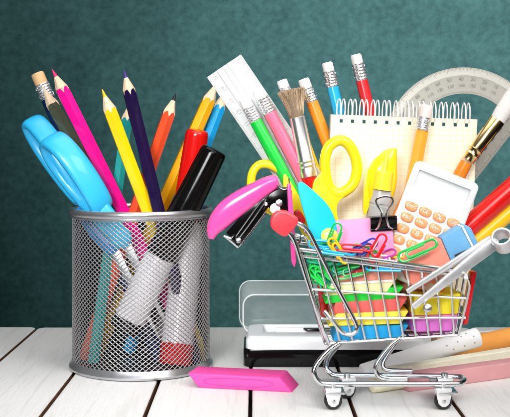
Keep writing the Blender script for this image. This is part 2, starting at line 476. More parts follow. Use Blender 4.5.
# ================================================================== CLEAR-LID CASE (behind the cart)
CLEAR = mat('clear_plastic', '#e9f3f2', rough=.1, alpha=.13, coat=.5, bump=.04, bscale=.03)
case = thing('pencil_case', 'open white pencil case with black base and clear plastic lid behind the cart', 'case', T(246, 369))
yb0, yb1 = -10, 60
def rbox(m, x0, x1, y0, y1, z0, z1, r, n=5, mi=0):
    p = [Vector((a, b, z0)) for a, b in rr(x0, y0, x1, y1, r, n)]
    m.prism(p, (0, 0, z1-z0), mi)
m = MB(); rbox(m, -11.5, 170, yb0, yb1, 0, 18, 8); m.build('base', BLACK, case, bevel=1.5)
m = MB(); 
o_ = rr(-9, yb0-1.5, 169, yb1+1, 9, 5); i_ = rr(8, yb0+22, 158, yb1-5, 6, 5); i2 = rr(10, yb0+24, 156, yb1-7, 5, 5)
o2 = rr(-6, yb0+3, 166, yb1-1, 9, 5)
m.rings([[Vector((a, b, 17.5)) for a, b in o_], [Vector((a, b, 26)) for a, b in o_], [Vector((a, b, 30)) for a, b in o2],
         [Vector((a, b, 30.5)) for a, b in i_], [Vector((a, b, 22)) for a, b in i2]])
m.build('tray', WPLAST, case, bevel=.8)
m = MB(); m.tube([Vector((22, 35, 27)), Vector((135, 35, 27))], 4.5, n=14); m.build('roller', WPLAST, case)
m = MB(); m.prism([Vector((52, 14, 30.6)), Vector((80, 14, 30.6)), Vector((83, 24, 30.6)), Vector((49, 24, 30.6))], (0, 0, 2.5)); m.build('latch', BLACK, case, bevel=1)
# lid: shallow clear shell standing at the back edge
LX0, LX1, LZ0, LZ1 = -18, 172, 24, 77
def lidloop(ins, y):
    f = max(0, (62-y)/26)          # the open front rim is smaller than the back of the shell
    return [Vector((a, y, b)) for a, b in rr(LX0+ins+5*f, LZ0+ins, LX1-ins, LZ1-ins-11.5*f, 12-ins*.5, 6)]
m = MB()
m.rings([lidloop(0, 40), lidloop(0, 62), lidloop(3, 66)], cap=True)
m2 = MB()
m.v = []; m.f = []; m.m = []
m.rings([lidloop(0, 36), lidloop(0, 60), lidloop(2.5, 64.5), lidloop(14, 65.5), lidloop(14, 64.3), lidloop(3.2, 63.2), lidloop(1.5, 59.5), lidloop(1.5, 36)], closed=True)
lid = m.build('lid', CLEAR, case, angle=60)
m = MB(); m.prism(lidloop(14, 64.4), (0, 1.0, 0)); m.build('lid_panel', CLEAR, case)
EDGE = mat('clear_plastic_edge', '#eef6f5', rough=.25, alpha=.85)
m = MB(); m.tube(lidloop(.7, 35.8), .8, n=6, closed=True); m.build('lid_edge', EDGE, case)
m = MB(); m.tube(lidloop(1.6, 62.5), .65, n=6, closed=True); m.build('lid_edge', EDGE, case)

# ================================================================== CHALK STICKS
def chalkm(n, c): return mat('chalk_'+n, c, rough=.9, bump=.5, bscale=.25, var=.06, vscale=.07)
GC = 'chalk sticks lying behind the cart'
def square_stick(name, A, B, w, h, m_, label):
    A = Vector(A); B = Vector(B); d = (B-A).normalized(); q = Vector((0, 0, 1)).cross(d).normalized()
    m = MB(); a = A; pts = [a-q*w+Vector((0, 0, 0)), a+q*w, a+q*w+Vector((0, 0, h)), a-q*w+Vector((0, 0, h))]
    m.prism(pts, B-A)
    o = m.build(name, m_, base=(A+B)/2, bevel=1.1, segs=3)
    return tag(o, label, 'chalk', GC)
A = Vector((T(402, 394).x, -102, 0)); 
square_stick('chalk_stick', Vector((134, -100, 0)), Vector((305, -12, 0)), 8.5, 14.5, chalkm('pink', '#cf9497'), 'thick square pink chalk stick running out of the right edge')
square_stick('chalk_stick', Vector((120, -76, 0)), Vector((270, 20, 0)), 6.5, 14, chalkm('cream', '#ece6cf'), 'square cream chalk stick lying behind the pink one')
def round_stick(A, B, r, m_, label, holes=False, name='chalk_stick', r2=None):
    A = Vector(A); B = Vector(B); L = (B-A).length; r2 = r2 or r
    pr = [(0, r*.8), (.6, r*.95), (1.6, r), (L-1.5, r2), (L-.5, r2*.96), (L, r2*.85)]
    if not holes:
        m = MB(); m.lathe(A, B, pr, n=40); o = m.build(name, m_, base=(A+B)/2); return tag(o, label, 'chalk', GC)
    t = thing(name, label, 'chalk', (A+B)/2, GC)
    m = MB(); m.lathe(A, B, pr, n=40); m.build('body', m_, t)
    ax = (B-A).normalized(); up = (Vector((0, -.75, .66))-ax*Vector((0, -.75, .66)).dot(ax)).normalized(); sd = ax.cross(up)
    for i, (s, a) in enumerate([(L-9, .9), (L-20, .9), (L-32, .9), (L-8, .25), (L-26, .3), (L-14, -.3), (L-38, .35), (L-20, -.15)]):
        c = A+ax*s+(up*math.cos(a)+sd*math.sin(a))*(r2*.985)
        dd = (up*math.cos(a)+sd*math.sin(a))
        m = MB(); m.lathe(c, c+dd, [(0, .75), (.35, .7)], n=10); m.build('pinhole', INKL, t)
    return t
round_stick(V(362, 373, -30), V(478, 337, 0), 8.5, mat('white_tube_card', '#fbfbfb', rough=.7, bump=.15, bscale=.3, var=.03, vscale=.05), 'white round tube with tiny pinholes near its right end, below the cart', holes=True, r2=9.8)
round_stick(V(425, 357, 30), V(530, 333, 62), 10.5, chalkm('orange', '#eea04c'), 'pale orange chalk stick behind the white tube at the right')
round_stick(V(440, 345, 80), V(540, 337, 110), 11.5, chalkm('blue_white', '#d4dbe2'), 'bluish white chalk stick farthest back at the right edge')
square_stick('chalk_stick', Vector((190, 62, 0)), Vector((330, 92, 0)), 9, 17, chalkm('beige', '#d8b48c'), 'beige chalk stick behind the pink one at the right edge')
round_stick(Vector((104, -111, 7)), Vector((150, -86, 7)), 6.8, chalkm('ivory', '#e9e3c4'), 'short ivory chalk end under the middle of the cart')

# ================================================================== SHOPPING CART
YN, YF, YNB, YFB = -165, -55, -156, -66
cart = thing('shopping_cart', 'miniature chrome shopping cart with red handle ends loaded with school supplies', 'shopping cart', (115, -140, 0))
def lerp(a, b, t): return a+(b-a)*t
rim_uv = lambda u: 249.5+(u-299)*(21.0/156)          # top rim line, near side
bot_uv = lambda u: 343.5-(u-325)*(8.5/132)
def side(t, s, far=False):
    """point on a side wall: t along (0 left .. 1 right), s down (0 rim .. 1 floor)"""
    ut, ub = 299+156*t, 325+133*t
    pt = V(ut, rim_uv(ut), YN); pb = V(ub, bot_uv(ub), YNB)
    p = pt.lerp(pb, s)
    p.y = lerp(YF, YFB, s) if far else lerp(YN, YNB, s)
    return p
wire = []
for far in (False, True):
    m = MB()
    for k in range(11):
        t = .02+k*.095
        m.tube([side(t, .03, far), side(t, 1, far)], 1.05, n=8)
    m.build('side_upright', CHROME, cart) if False else m.build('side_wires', CHROME, cart)
    m = MB()
    m.tube([side(-.01, 0, far), side(1.0, 0, far)], 1.8, n=10)
    m.tube([side(-.0, .065, far), side(1.0, .065, far)], 1.5, n=10)
    m.build('rim_bar', CHROME, cart)
    m = MB()
    for s, tr in ((.42, 1.075), (.73, 1.06), (1.0, 1.0)):
        m.tube([side(0, s, far), side(tr, s, far)], 1.15, n=8)
    # sloping end post of the nose
    a = side(1.0, .02, far); 
    m.tube(smooth([a, side(1.085, .12, far), side(1.075, .4, far), side(1.0, 1, far)]), 1.4, n=8)
    m.build('rail_wires', CHROME, cart)
m = MB()   # floor, back and nose
for k in range(12):
    t = .0+k*1.0/11; m.tube([side(t, 1.0), side(t, 1.0, True)], 1.05, n=8)
for q in (.25, .5, .75):
    m.tube([side(0, 1).lerp(side(0, 1, True), q)+Vector((0, 0, -1.8)), side(1, 1).lerp(side(1, 1, True), q)+Vector((0, 0, -1.8))], 1.05, n=8)
m.build('floor_wires', CHROME, cart)
m = MB()
for q in (.12, .3, .5, .7, .88):
    m.tube([side(0, 0).lerp(side(0, 0, True), q), side(0, 1).lerp(side(0, 1, True), q)], 1.05, n=8)
for s in (.0, .42, .73):
    m.tube([side(0, s), side(0, s, True)], 1.3, n=8)
m.build('back_wires', CHROME, cart)
m = MB()
for q in (.15, .38, .62, .85):
    m.tube([side(1.085, .12).lerp(side(1.085, .12, True), q), side(1, 1).lerp(side(1, 1, True), q)], 1.05, n=8)
for s, t in ((.12, 1.085), (.42, 1.075), (.73, 1.06)):
    m.tube([side(t, s), side(t, s, True)], 1.2, n=8)
m.build('nose_wires', CHROME, cart)
# handle wires
def hw(uvs, y, r, n=6): 
    mm = MB(); mm.tube(smooth([V(a, b, y+dy) for a, b, dy in uvs], n), r, n=10); return mm
hw([(286, 231, -6), (291, 235, -6), (296, 245, -5), (303, 268, -4), (313, 299, -2), (323, 330, 2), (329, 344, 8)], YN, 1.9).build('handle_wire', CHROME, cart)
hw([(289, 222, -6), (299, 224, -6), (308, 231, -6), (317, 248, -6), (332, 278, -6), (348, 308, -5), (356, 324, -4), (356, 331, -4), (350, 334.5, -4), (342, 332, -4), (332, 320, -3), (324, 311, -1)], YN, 1.9).build('handle_wire', CHROME, cart)
m = MB(); m.tube(smooth([V(300, 220, -116), V(306, 232, -112), V(311, 245, -90), V(320, 285, YF+2), V(334, 330, YFB-2)]), 1.8, n=10); m.build('handle_wire', CHROME, cart)
m = MB(); m.tube([V(283, 223, YN-2), XZ(300, 219, -113, -116)], 2.4, n=12); m.build('handle_bar', CHROME, cart)
# little eyelet where the flap hinges
m = MB(); c = V(296, 239, YN-1)
m.tube([c+Vector((4*math.cos(a), -1, 4*math.sin(a))) for a in [2*PI*k/18 for k in range(18)]], 1.0, n=8, closed=True)
m.tube(smooth([V(299, 238, YN+4), V(304, 236, YN+6), V(308, 242, YN+8), V(311, 252, YN+8)]), 1.1, n=8)
m.build('hinge_eye', CHROME, cart)
CORAL = plastic('coral_red', '#ee3a44', rough=.35)
m = MB(); m.prism(smooth2([(271, 219), (276, 212), (285, 211), (293, 215), (298, 219), (297, 225), (291, 232), (285, 237), (277, 233), (271, 227)], YN-12, 3), (0, 15, 0))
m.build('handle_cap', CORAL, cart, bevel=2.6, segs=4)
m = MB(); m.prism(smooth2([(295, 211), (300, 211), (305, 219), (304, 225), (300, 226), (294, 219)], -125, 3), (0, 10, 0)); m.build('handle_cap', plastic('red_cap', '#c3161d'), cart, bevel=1.6, segs=3)
# red nose plate
a = V(474.5, 272, -150); b = V(465.5, 325, -146)
q = Vector((2.2, 0, .5))
m = MB(); m.prism([a-q, a+q, b+q, b-q], (0, 14, 0)); m.build('nose_plate', plastic('nose_red', '#e0131c'), cart, bevel=1.4, segs=3)
# undercarriage
def path(l): return smooth([V(a, b, y) for a, b, y in l], 6)
m = MB()
m.tube(path([(339, 343, -156), (328, 351, -158), (317.5, 363, -162), (314, 373, -164), (319, 381.5, -164), (331, 384, -164), (390, 384, -164), (452, 384, -164), (461, 383, -160), (464.5, 380, -148), (463, 378, -134), (454, 376.5, -126), (400, 375.5, -126), (340, 375, -126), (330, 372.5, -126), (326, 367, -124), (327.5, 359, -120), (334, 350, -116), (341, 342, -112)]), 2.3, n=12)
m.build('frame_rail', CHROME, cart)
m = MB(); m.tube(path([(400, 338, -156), (390, 346, -158), (379, 360, -162), (375.5, 369, -163), (379, 376, -163), (390, 378.5, -163), (407, 378.5, -163)]), 2.1, n=12)
m.build('frame_leg', CHROME, cart)
m = MB(); m.tube(path([(403, 337, -112), (394, 346, -116), (385, 359, -120), (383, 366, -122), (388, 370, -123), (412, 371, -123)]), 2.0, n=12)
m.build('frame_leg', CHROME, cart)
for u in (333, 443):
    m = MB(); m.box(V(u, 386.5, -146), (8, 0, 0), (0, 24, 0), (0, 0, 1.2)); m.build('axle_plate', CHROME, cart, bevel=.5)
TYRE = mat('black_tyre', (.012, .012, .012, 1), rough=.4, bump=.1, bscale=.4)
def caster(x, y, yaw, parent):
    c = Vector((x, y, 7.6)); ax = Vector((math.sin(yaw), -math.cos(yaw), 0)); fw = Vector((math.cos(yaw), math.sin(yaw), 0)); up = Vector((0, 0, 1))
    def circ(r, off, n=32): return [c+ax*off+fw*(r*math.cos(2*PI*k/n))+up*(r*math.sin(2*PI*k/n)) for k in range(n)]
    m = MB(); m.rings([circ(4.2, 2.6), circ(6.6, 2.8), circ(7.5, 1.8), circ(7.6, 0), circ(7.5, -1.8), circ(6.6, -2.8), circ(4.2, -2.6)])
    w_ = m.build('wheel', TYRE, parent)
    m = MB(); m.rings([circ(4.3, 3.0), circ(4.3, -3.0)]); m.build('hub', CHROME, w_)
    br = MB()
    for s in (1, -1):
        pl = [(-6.4, 9.2), (6.4, 9.2), (6.0, 4), (4.4, -2.2), (1.6, -4.6), (-1.6, -4.6), (-4.4, -2.2), (-6.0, 4)]
        br.prism([c+ax*(s*3.9)+fw*a+up*b for a, b in pl], ax*(s*.9))
    br.box(c+up*9.6, fw*6.6, ax*5.0, up*.9)
    br.build('bracket', mat('caster_bracket', (.8, .8, .8, 1), rough=.3, metal=.55), parent, bevel=.35)
    m = MB(); m.lathe(c+ax*4.6, c+ax*9, [(0, 1.9), (.7, 1.8), (1.0, .9)], n=16); m.build('axle_pin', STEEL, parent)
    m = MB(); m.lathe(c+up*10, c+up*16, [(0, 3), (4.2, 3)], n=14); m.build('swivel_post', CHROME, parent)
for x, y, yw in (((333-255)*.836, -164, .0), ((443-255)*.836, -164, .0), ((347-255)*.872, -128, .3), ((444.5-255)*.872, -128, .0)):
    c_ = bpy.data.objects.new('caster', None); COL.objects.link(c_); c_.parent = cart; c_.empty_display_size = .003
    ORG[c_.name] = ORG[cart.name]
    caster(x, y, yw, c_)

# ================================================================== BASKET CONTENTS
GE = 'slanted erasers stacked in the cart'
def slab(uv, y0, dep, m_, label, name='eraser', cat='eraser', group=GE, bevel=1.0, mats2=None):
    m = MB(); p = [V(a, b, y0) for a, b in uv]; m.prism(p, (0, dep, 0))
    c = sum(p, Vector())/len(p)+Vector((0, dep/2, 0)); c.z = min(q.z for q in p)
    o = m.build(name, m_, base=c, bevel=bevel, segs=3)
    return tag(o, label, cat, group)
slab([(333, 341), (338, 325.5), (409, 325), (400, 337.5)], -150, 40, rubber('blue', '#149bd8'), 'bright blue slanted eraser at the bottom of the stack')
slab([(328, 326.5), (337, 312.5), (409, 311), (401, 324)], -152, 40, rubber('yellow', '#f4e14a'), 'yellow slanted eraser between the blue and the red one')
slab([(331, 315), (336, 301.5), (408, 298), (399, 311)], -152, 40, rubber('salmon_red', '#e8625c'), 'salmon red slanted eraser between green and yellow ones')
slab([(325, 304), (331, 290.5), (404, 287), (394, 299)], -152, 40, rubber('green', '#1ccf3a'), 'vivid green slanted eraser in the stack')
t = thing('eraser', 'salmon and cream two layer eraser on top of the stack', 'eraser', V(360, 294, -130), GE)
for nm, uv, mm in (('lower_layer', [(325, 296), (330, 285.8), (394, 282.6), (387, 291.8)], rubber('cream', '#f5ecae')),
                   ('middle_layer', [(330.2, 285.6), (332.5, 282.6), (396.5, 279.2), (394.2, 282.4)], rubber('offwhite', '#fbf3ea')),
                   ('upper_layer', [(332.7, 282.4), (338, 274), (399, 270.5), (396.7, 279)], rubber('salmon', '#f39a82'))):
    m = MB(); m.prism([V(a, b, -153) for a, b in uv], (0, 38, 0)); m.build(nm, mm, t, bevel=.7, segs=2)
t = thing('eraser', 'block eraser, yellow above and orchid purple below, in the right end of the basket', 'eraser', V(436, 333, -130), GE)
m = MB(); m.prism([V(a, b, -152) for a, b in [(413, 332.5), (413, 316), (458, 314.5), (455.5, 331)]], (0, 42, 0)); m.build('lower_half', rubber('orchid', '#dc74cc'), t, bevel=1.5, segs=3)
m = MB(); m.prism([V(a, b, -152) for a, b in [(413, 315.8), (414, 296), (461, 293.5), (458.2, 314.3)]], (0, 42, 0)); m.build('upper_half', rubber('yellow2', '#f2df2c'), t, bevel=1.5, segs=3)
slab([(398, 290), (414, 272), (438, 272), (420, 291)], -128, 26, rubber('terracotta', '#cf7f6b'), 'terracotta eraser wedged behind the metal compass')
slab([(372, 342), (372, 296), (455, 292), (452, 336)], -100, 14, mat('brown_card', '#6b4a22', rough=.8, var=.15, vscale=.05), 'brown card box standing behind the erasers in the basket', name='card_box', cat='box', group=None)

# big two-tone eraser
big = thing('eraser', 'large salmon and sky blue eraser leaning across the calculator', 'eraser', V(430, 275, -148))
def quad(uv): return [V(a, b, -158) for a, b in uv]
m = MB(); m.prism(quad([(401, 262), (441, 238.5), (453.5, 267.5), (438, 277), (421, 290), (409, 283)]), (0, 20, 0)); m.build('ink_half', rubber('big_salmon', '#ef8a76'), big, bevel=1.2, segs=3)
m = MB(); m.prism(quad([(441.3, 238.3), (461, 226.8), (475, 254), (453.8, 267.3)]), (0, 20, 0)); m.build('pencil_half', rubber('big_blue', '#6aa9d6'), big, bevel=.8, segs=3)
m = MB(); m.prism([p+Vector((0, -.4, 0)) for p in quad([(461.2, 226.7), (463.3, 225.6), (477, 252.5), (475.2, 254)])], (0, 20.8, 0)); m.build('white_band', rubber('band', '#f4f6f8'), big, bevel=.5)
m = MB(); m.prism(quad([(463.5, 225.5), (465.5, 224.8), (471, 228), (478.6, 244), (477.3, 252.3)]), (0, 20, 0)); m.build('end_face', rubber('big_blue', '#6aa9d6'), big, bevel=.8, segs=2)

# metal compass
cm = thing('drawing_compass', 'silver drawing compass with a big hinge ring slanting out of the basket', 'compass', V(413, 308, -150))
def bar(uvA, uvB, y0, y1, w0, w1, th, name, m_, bevel=.9):
    a = V(*uvA, y0); b = V(*uvB, y1); d = (b-a).normalized(); q = d.cross(Vector((0, 1, 0))).normalized()
    m = MB(); m.prism([a-q*w0, a+q*w0, b+q*w1, b-q*w1], (0, th, 0)); return m.build(name, m_, cm, bevel=bevel)
ALUS = mat('matt_aluminium', (.76, .76, .775, 1), rough=.38, metal=.8, bump=.08, bscale=.3, rvar=.1)
bar((413, 307.5), (497, 242), -176, -176, 2.4, 5.4, 4.5, 'leg', ALUS)
bar((407, 292), (492, 239), -168, -168, 2.0, 3.4, 4.0, 'leg', ALUS)
bar((455, 256.5), (484, 244), -163.5, -163.5, 1.2, 1.6, 2, 'inner_rod', BLACKM, .3)
c = V(501.5, 236, -180); axv = Vector((.36, .72, -.60)).normalized(); e1 = Vector((.87, 0, .49)); e1 = (e1-axv*e1.dot(axv)).normalized(); e2 = axv.cross(e1)
def cr(r, off, n=40): return [c+axv*off+e1*(r*math.cos(2*PI*k/n))+e2*(r*math.sin(2*PI*k/n)) for k in range(n)]
m = MB(); m.rings([cr(8.2, 0), cr(8.6, .8), cr(8.6, 14), cr(8.2, 15), cr(6.9, 15), cr(6.5, 14), cr(6.5, .6), cr(6.9, 0)], closed=True); m.build('hinge_ring', ALUS, cm, angle=50)
m = MB(); m.lathe(V(495, 242, -178), V(495, 242, -168), [(0, 3.0), (.6, 3.4), (9, 3.4), (10, 3)], n=20); m.build('hinge_screw', STEEL, cm)
m = MB(); m.lathe(V(427.5, 308.0, -182), V(427.5, 308, -170), [(0, 2.2), (.8, 3.4), (4, 3.7), (10, 3.7)], n=24); m.build('clamp_knob', STEEL, cm)
m = MB(); m.lathe(V(466, 277, -181), V(466, 277, -170), [(0, 1.8), (.6, 2.4), (8, 2.4)], n=16); m.build('clamp_screw', STEEL, cm)

# calculator ---------------------------------------------------------------
YC = -128; F = .872
O = V(416.5, 159.5, YC)
EX = Vector((.928, -.02, -.371)).normalized(); EY = Vector((-.398, -.10, -.917)); EY = (EY-EX*EY.dot(EX)).normalized(); EN = EX.cross(EY)
if EN.y > 0: EN = -EN
def Lc(a, b, c=0): return O+EX*(a*F)+EY*(b*F)+EN*c
calc = thing('calculator', 'white calculator with orange buttons and orange back leaning on the spiral notepad', 'calculator', Lc(33, 116, 0))
CW, CH = 68, 118
back = [(2, 6), (6, 3), (CW-6, 3), (CW-2, 6), (CW+5, CH-3), (CW+2, CH), (-2, CH), (-5, CH-3)]; outer = rr(0, 0, CW, CH, 5.5, 5); outer2 = rr(1.6, 1.6, CW-1.6, CH-1.6, 5, 5)
m = MB(); m.prism([Lc(a, b, -9) for a, b in back], EN*6.4)
m.build('back_shell', plastic('orange', '#ef8420'), calc, bevel=1, segs=3)
scr = rr(6.2, 8.2, 61.5, 26.5, 1.2, 5); scr2 = rr(6.8, 8.8, 60.9, 25.9, 1, 5)
m = MB(); m.rings([[Lc(a, b, -2.5) for a, b in outer], [Lc(a, b, 0) for a, b in outer], [Lc(a, b, 1.6) for a, b in outer2], [Lc(a, b, 1.7) for a, b in scr], [Lc(a, b, -1.2) for a, b in scr2]])
m.build('front_panel', plastic('calc_white', '#f2f3f6', rough=.3), calc, angle=30)
m = MB(); m.prism([Lc(a, b, -1.1) for a, b in rr(7, 9, 60.7, 25.7, .8, 5)], EN*.3); m.build('display', mat('blank_display', '#dfe2e1', rough=.15, coat=.4), calc)
ORB = plastic('button_orange', '#f2a26c', rough=.32)
labels = [['ON/C', 'CE', '%', 'OFF'], ['MRC', 'M-', 'M+', '\u00f7'], ['7', '8', '9', '\u00d7'], ['4', '5', '6', '-'], ['1', '2', '3', '+'], ['0', '\u00b7', '=', '+/-']]
def buttonloop(a0, b0, s, c):
    out = []
    for k in range(28):
        th = 2*PI*k/28; ca, sa = math.cos(th), math.sin(th)
        e = .62 if sa < 0 else .85
        out.append(Lc(a0+6.5*s*math.copysign(abs(ca)**.75, ca), b0+(4.9 if sa > 0 else 4.4)*s*math.copysign(abs(sa)**e, sa), c))
    return out
for j in range(6):
    for i in range(4):
        a0, b0 = 11.4+14.9*i, 45.7+11.7*j
        m = MB(); m.rings([buttonloop(a0, b0, 1, 1.5), buttonloop(a0, b0, 1, 2.7), buttonloop(a0, b0, .86, 3.6), buttonloop(a0, b0, .45, 3.5)])
        bt = m.build('button', ORB, calc, angle=60)
        s_ = labels[j][i]
        text(s_, 'button_lettering', Lc(a0, b0, 3.7), EX, -EY, (7.2 if len(s_) == 1 else 5.0 if len(s_) == 2 else 4.0)*F, WPLAST, bt, h=.1)

# spiral notepad ------------------------------------------------------------
YP = -98
def grid_material():
    m = bpy.data.materials.new('squared_cream_paper'); m.use_nodes = True
    nt = m.node_tree; N = nt.nodes; L = nt.links; b = N['Principled BSDF']; b.inputs['Roughness'].default_value = .8
    tc = N.new('ShaderNodeTexCoord'); sp = N.new('ShaderNodeSeparateXYZ'); L.new(tc.outputs['Object'], sp.inputs[0])
    outs = []
    for ax in (0, 2):
        mu = N.new('ShaderNodeMath'); mu.operation = 'MULTIPLY'; mu.inputs[1].default_value = 1/(5.2*K); L.new(sp.outputs[ax], mu.inputs[0])
        fr = N.new('ShaderNodeMath'); fr.operation = 'FRACT'; L.new(mu.outputs[0], fr.inputs[0])
        lt = N.new('ShaderNodeMath'); lt.operation = 'LESS_THAN'; lt.inputs[1].default_value = .12; L.new(fr.outputs[0], lt.inputs[0]); outs.append(lt)
    mx = N.new('ShaderNodeMath'); mx.operation = 'MAXIMUM'; L.new(outs[0].outputs[0], mx.inputs[0]); L.new(outs[1].outputs[0], mx.inputs[1])
    mi = N.new('ShaderNodeMix'); mi.data_type = 'RGBA'
    mi.inputs[6].default_value = lin('#f7f2da'); mi.inputs[7].default_value = lin('#eee6c6'); L.new(mx.outputs[0], mi.inputs[0])
    L.new(mi.outputs[2], b.inputs['Base Color'])
    return m
pad = thing('spiral_notepad', 'cream squared notepad with white wire spiral along its top', 'notepad', V(404, 320, YP))
tl, tr = V(331, 114.5, YP), V(477.5, 119.5, YP)
exn = (tr-tl).normalized(); W_ = (tr-tl).length; dn = Vector((.012, -.03, -1)).normalized(); dn = (dn-exn*dn.dot(exn)).normalized(); nn = exn.cross(dn); nn = -nn if nn.y > 0 else nn
def Ln(a, b, c=0): return tl+exn*a+dn*b+nn*c
HN = 168
m = MB(); m.prism([Ln(0, 0, 0), Ln(W_, 0, 0), Ln(W_-3, HN, 0), Ln(1, HN, 0)], nn*-6.5); m.build('page_block', mat('page_edges', '#efe9d2', rough=.85, bump=.4, bscale=.8), pad, bevel=.4)
m = MB(); m.prism([Ln(.4, .5, .15), Ln(W_-.8, .7, .15), Ln(W_-3.6, HN-1, .6), Ln(1.2, HN-1, .6)], nn*.25); m.build('top_page', grid_material(), pad)
m = MB(); m.prism([Ln(-.6, -.6, -6.7), Ln(W_+.8, -.6, -6.7), Ln(W_-2, HN+1, -6.7), Ln(0, HN+1, -6.7)], nn*-1.2); m.build('back_cover', mat('grey_board', '#8b8880', rough=.9), pad)
HOLE = mat('punched_hole', '#1d4a4a', rough=.8)
for k in range(12):
    a = (341.2+11.4*k-331)*(1000+YP)/1000
    m = MB(); m.prism([Ln(a-1.3, 3.9, .45), Ln(a+1.5, 3.9, .45), Ln(a+1.5, 7.0, .45), Ln(a-1.3, 7.0, .45)], nn*.12); m.build('punched_hole', HOLE, pad)
    m = MB()
    for off, tw in ((-2.0, .33-(86+11.4*k)/1000), (2.0, .31-(86+11.4*k)/1000)):
        c0 = Ln(a+off, -4.2, -3.4); up = -dn; dx = (exn*math.sin(tw)+nn*math.cos(tw))
        lp = [c0+up*(10.4*math.sin(2*PI*q/30))+dx*(5.6*math.cos(2*PI*q/30)) for q in range(30)]
        m.tube(lp, .62, n=7, closed=True)
    m.build('spiral_loop', mat('white_wire', '#f2f4f4', rough=.25, coat=.5), pad)

# sticky pad + binder clip -------------------------------------------------
st_ = MB(); st_.prism([V(335.5, 220.5, -144), V(391.5, 217, -144), V(396, 268, -146), V(337, 270, -146)], (0, 4, 0))
o = st_.build('sticky_notes', mat('pink_paper', '#f59ac6', rough=.8, bump=.1, bscale=.3), base=V(365, 268, -143), bevel=.3)
tag(o, 'light pink sticky note block held by the black binder clip', 'sticky notes')
bc = thing('binder_clip', 'black binder clip with silver loops biting the pink sticky notes', 'binder clip', V(384, 230, -143))
def B_(u, v, y): return V(u, v, y)
m = MB()
for sg in (1, -1):
    y_a, y_b = (-145.2, -149.0) if sg > 0 else (-139.6, -136.0)
    m.prism([V(370.5, 230, y_a), V(397, 228.5, y_a), V(397, 217.5, y_b), V(370.5, 219, y_b)], (0, -1.0*sg, 0))
    m.tube([V(370.5, 230, y_a-.3*sg), V(397, 228.5, y_a-.3*sg)], 1.5, n=10)
m.prism([V(370.5, 219, -149.6), V(397, 217.5, -149.6), V(397, 215.9, -149.6), V(370.5, 217.4, -149.6)], (0, 14, 0))
m.build('jaws', BLACK, bc, bevel=.3)
m = MB(); m.tube(path([(376, 229.5, -147.6), (378.5, 226, -151), (381.5, 213, -153), (376.5, 204, -153), (377, 199, -153), (383.5, 196.5, -153), (391, 197.5, -153), (392.5, 203, -153), (386.5, 213, -153), (388.5, 225.5, -151), (392.5, 228.6, -147.6)]), .95, n=8); m.build('wire_handle', CHROME, bc)
m = MB(); m.tube(path([(376, 229.5, -137), (379, 222, -134), (381, 212, -130), (377, 205, -127), (383, 201, -126), (390, 204, -127), (386, 212, -130), (388, 222, -134), (392.5, 228.6, -137)]), .9, n=8); m.build('wire_handle', CHROME, bc)

# highlighter -----------------------------------------------------------------
hl = thing('highlighter', 'chunky yellow highlighter with translucent yellow cap upright against the notepad', 'highlighter', V(370, 300, -118))
YH = -122
YEL = mat('translucent_yellow', '#fbd51c', rough=.24, trans=0., coat=.4, sss=0, var=.03, vscale=.05)
def el(u, v, w, dy, n=28, y=YH): 
    c = V(u, v, y); f = (1000+y)/1000
    return [c+Vector((w*f*math.cos(2*PI*k/n), dy*math.sin(2*PI*k/n), -.16*w*f*math.cos(2*PI*k/n)*-1*0)) for k in range(n)]
m = MB()
m.rings([el(393.5, 148.2, 3.2, 1.5), el(391, 150, 6, 3), el(388.5, 154, 8.6, 5), el(385.2, 160, 12, 7), el(383, 168, 14.2, 8.6), el(381.8, 178, 15.6, 9.4), el(380.6, 188, 15.4, 9.8), el(380, 194, 14.2, 9.8), el(379.5, 200, 12.6, 9.6)])
m.build('cap', YEL, hl, angle=60)
m = MB(); m.prism(smooth2([(365.2, 172), (369.5, 172), (370, 200), (366.4, 213.5), (363.6, 213.5), (363.4, 200)], YH-5, 3), (0, 7, 0)); m.build('cap_clip', YEL, hl, bevel=1)
m = MB(); m.lathe(V(384.5, 171, YH-7.2), V(381.8, 189, YH-6.5), [(0, 6.6), (1, 7.6), (16.3, 8.4)], n=28); m.build('inner_sleeve', mat('pale_yellow_sleeve', '#fbe13c', rough=.25, coat=.5), hl)
m = MB(); m.lathe(V(387.5, 151.5, YH-8.2), V(384, 172, YH-11), [(0, 1.2), (.6, 1.7), (20, 2.4)], n=14); m.build('cap_ridge', mat('pale_yellow_sleeve', '#fdf07a'), hl)
GREYP = plastic('grey_barrel', '#b9b7b4', rough=.4)
m = MB(); m.lathe(V(381.6, 189, YH-3), V(367, 290, YH+6), [(0, 8.9), (.8, 9.3), (12, 9.8), (12.4, 9.3), (14, 9.3), (14.4, 9.8), (88, 10.2)], n=32); m.build('barrel', GREYP, hl)

# scissors with yellow handles + cyan blades ------------------------------------
YS = plastic('yellow', '#f7e01a', rough=.3, sss=.05)
ys = thing('scissors', 'yellow handled scissors with one loop beside the highlighter and one behind the stapler', 'scissors', V(332, 300, -126))
lp = smooth2([(339, 140.5), (348, 144), (354.5, 155), (357, 169), (354, 182), (347, 190), (338, 193.5), (330, 188), (326, 176), (325, 160), (329, 147)], -131, 5)
m = MB(); m.tube(lp, 5.0, n=16, closed=True, flat=(.95, 1.0), ref=(0, 1, 0)); m.build('finger_loop', YS, ys, angle=60)
m = MB(); m.prism(smooth2([(324, 170), (318.5, 176), (313.5, 183), (312.5, 195), (316, 206), (325, 224), (338, 252), (352, 252), (344, 232), (337.5, 216), (338, 203), (347, 193), (334, 190), (327, 181)], -135, 4), (0, 9, 0)); m.build('shank', YS, ys, bevel=2.2, segs=4)
lp = smooth2([(262.5, 164), (273, 166), (283, 174), (290, 186), (291, 200), (284, 210), (272, 211), (260, 204), (252, 191), (251.5, 177), (255.5, 168)], -104, 5)
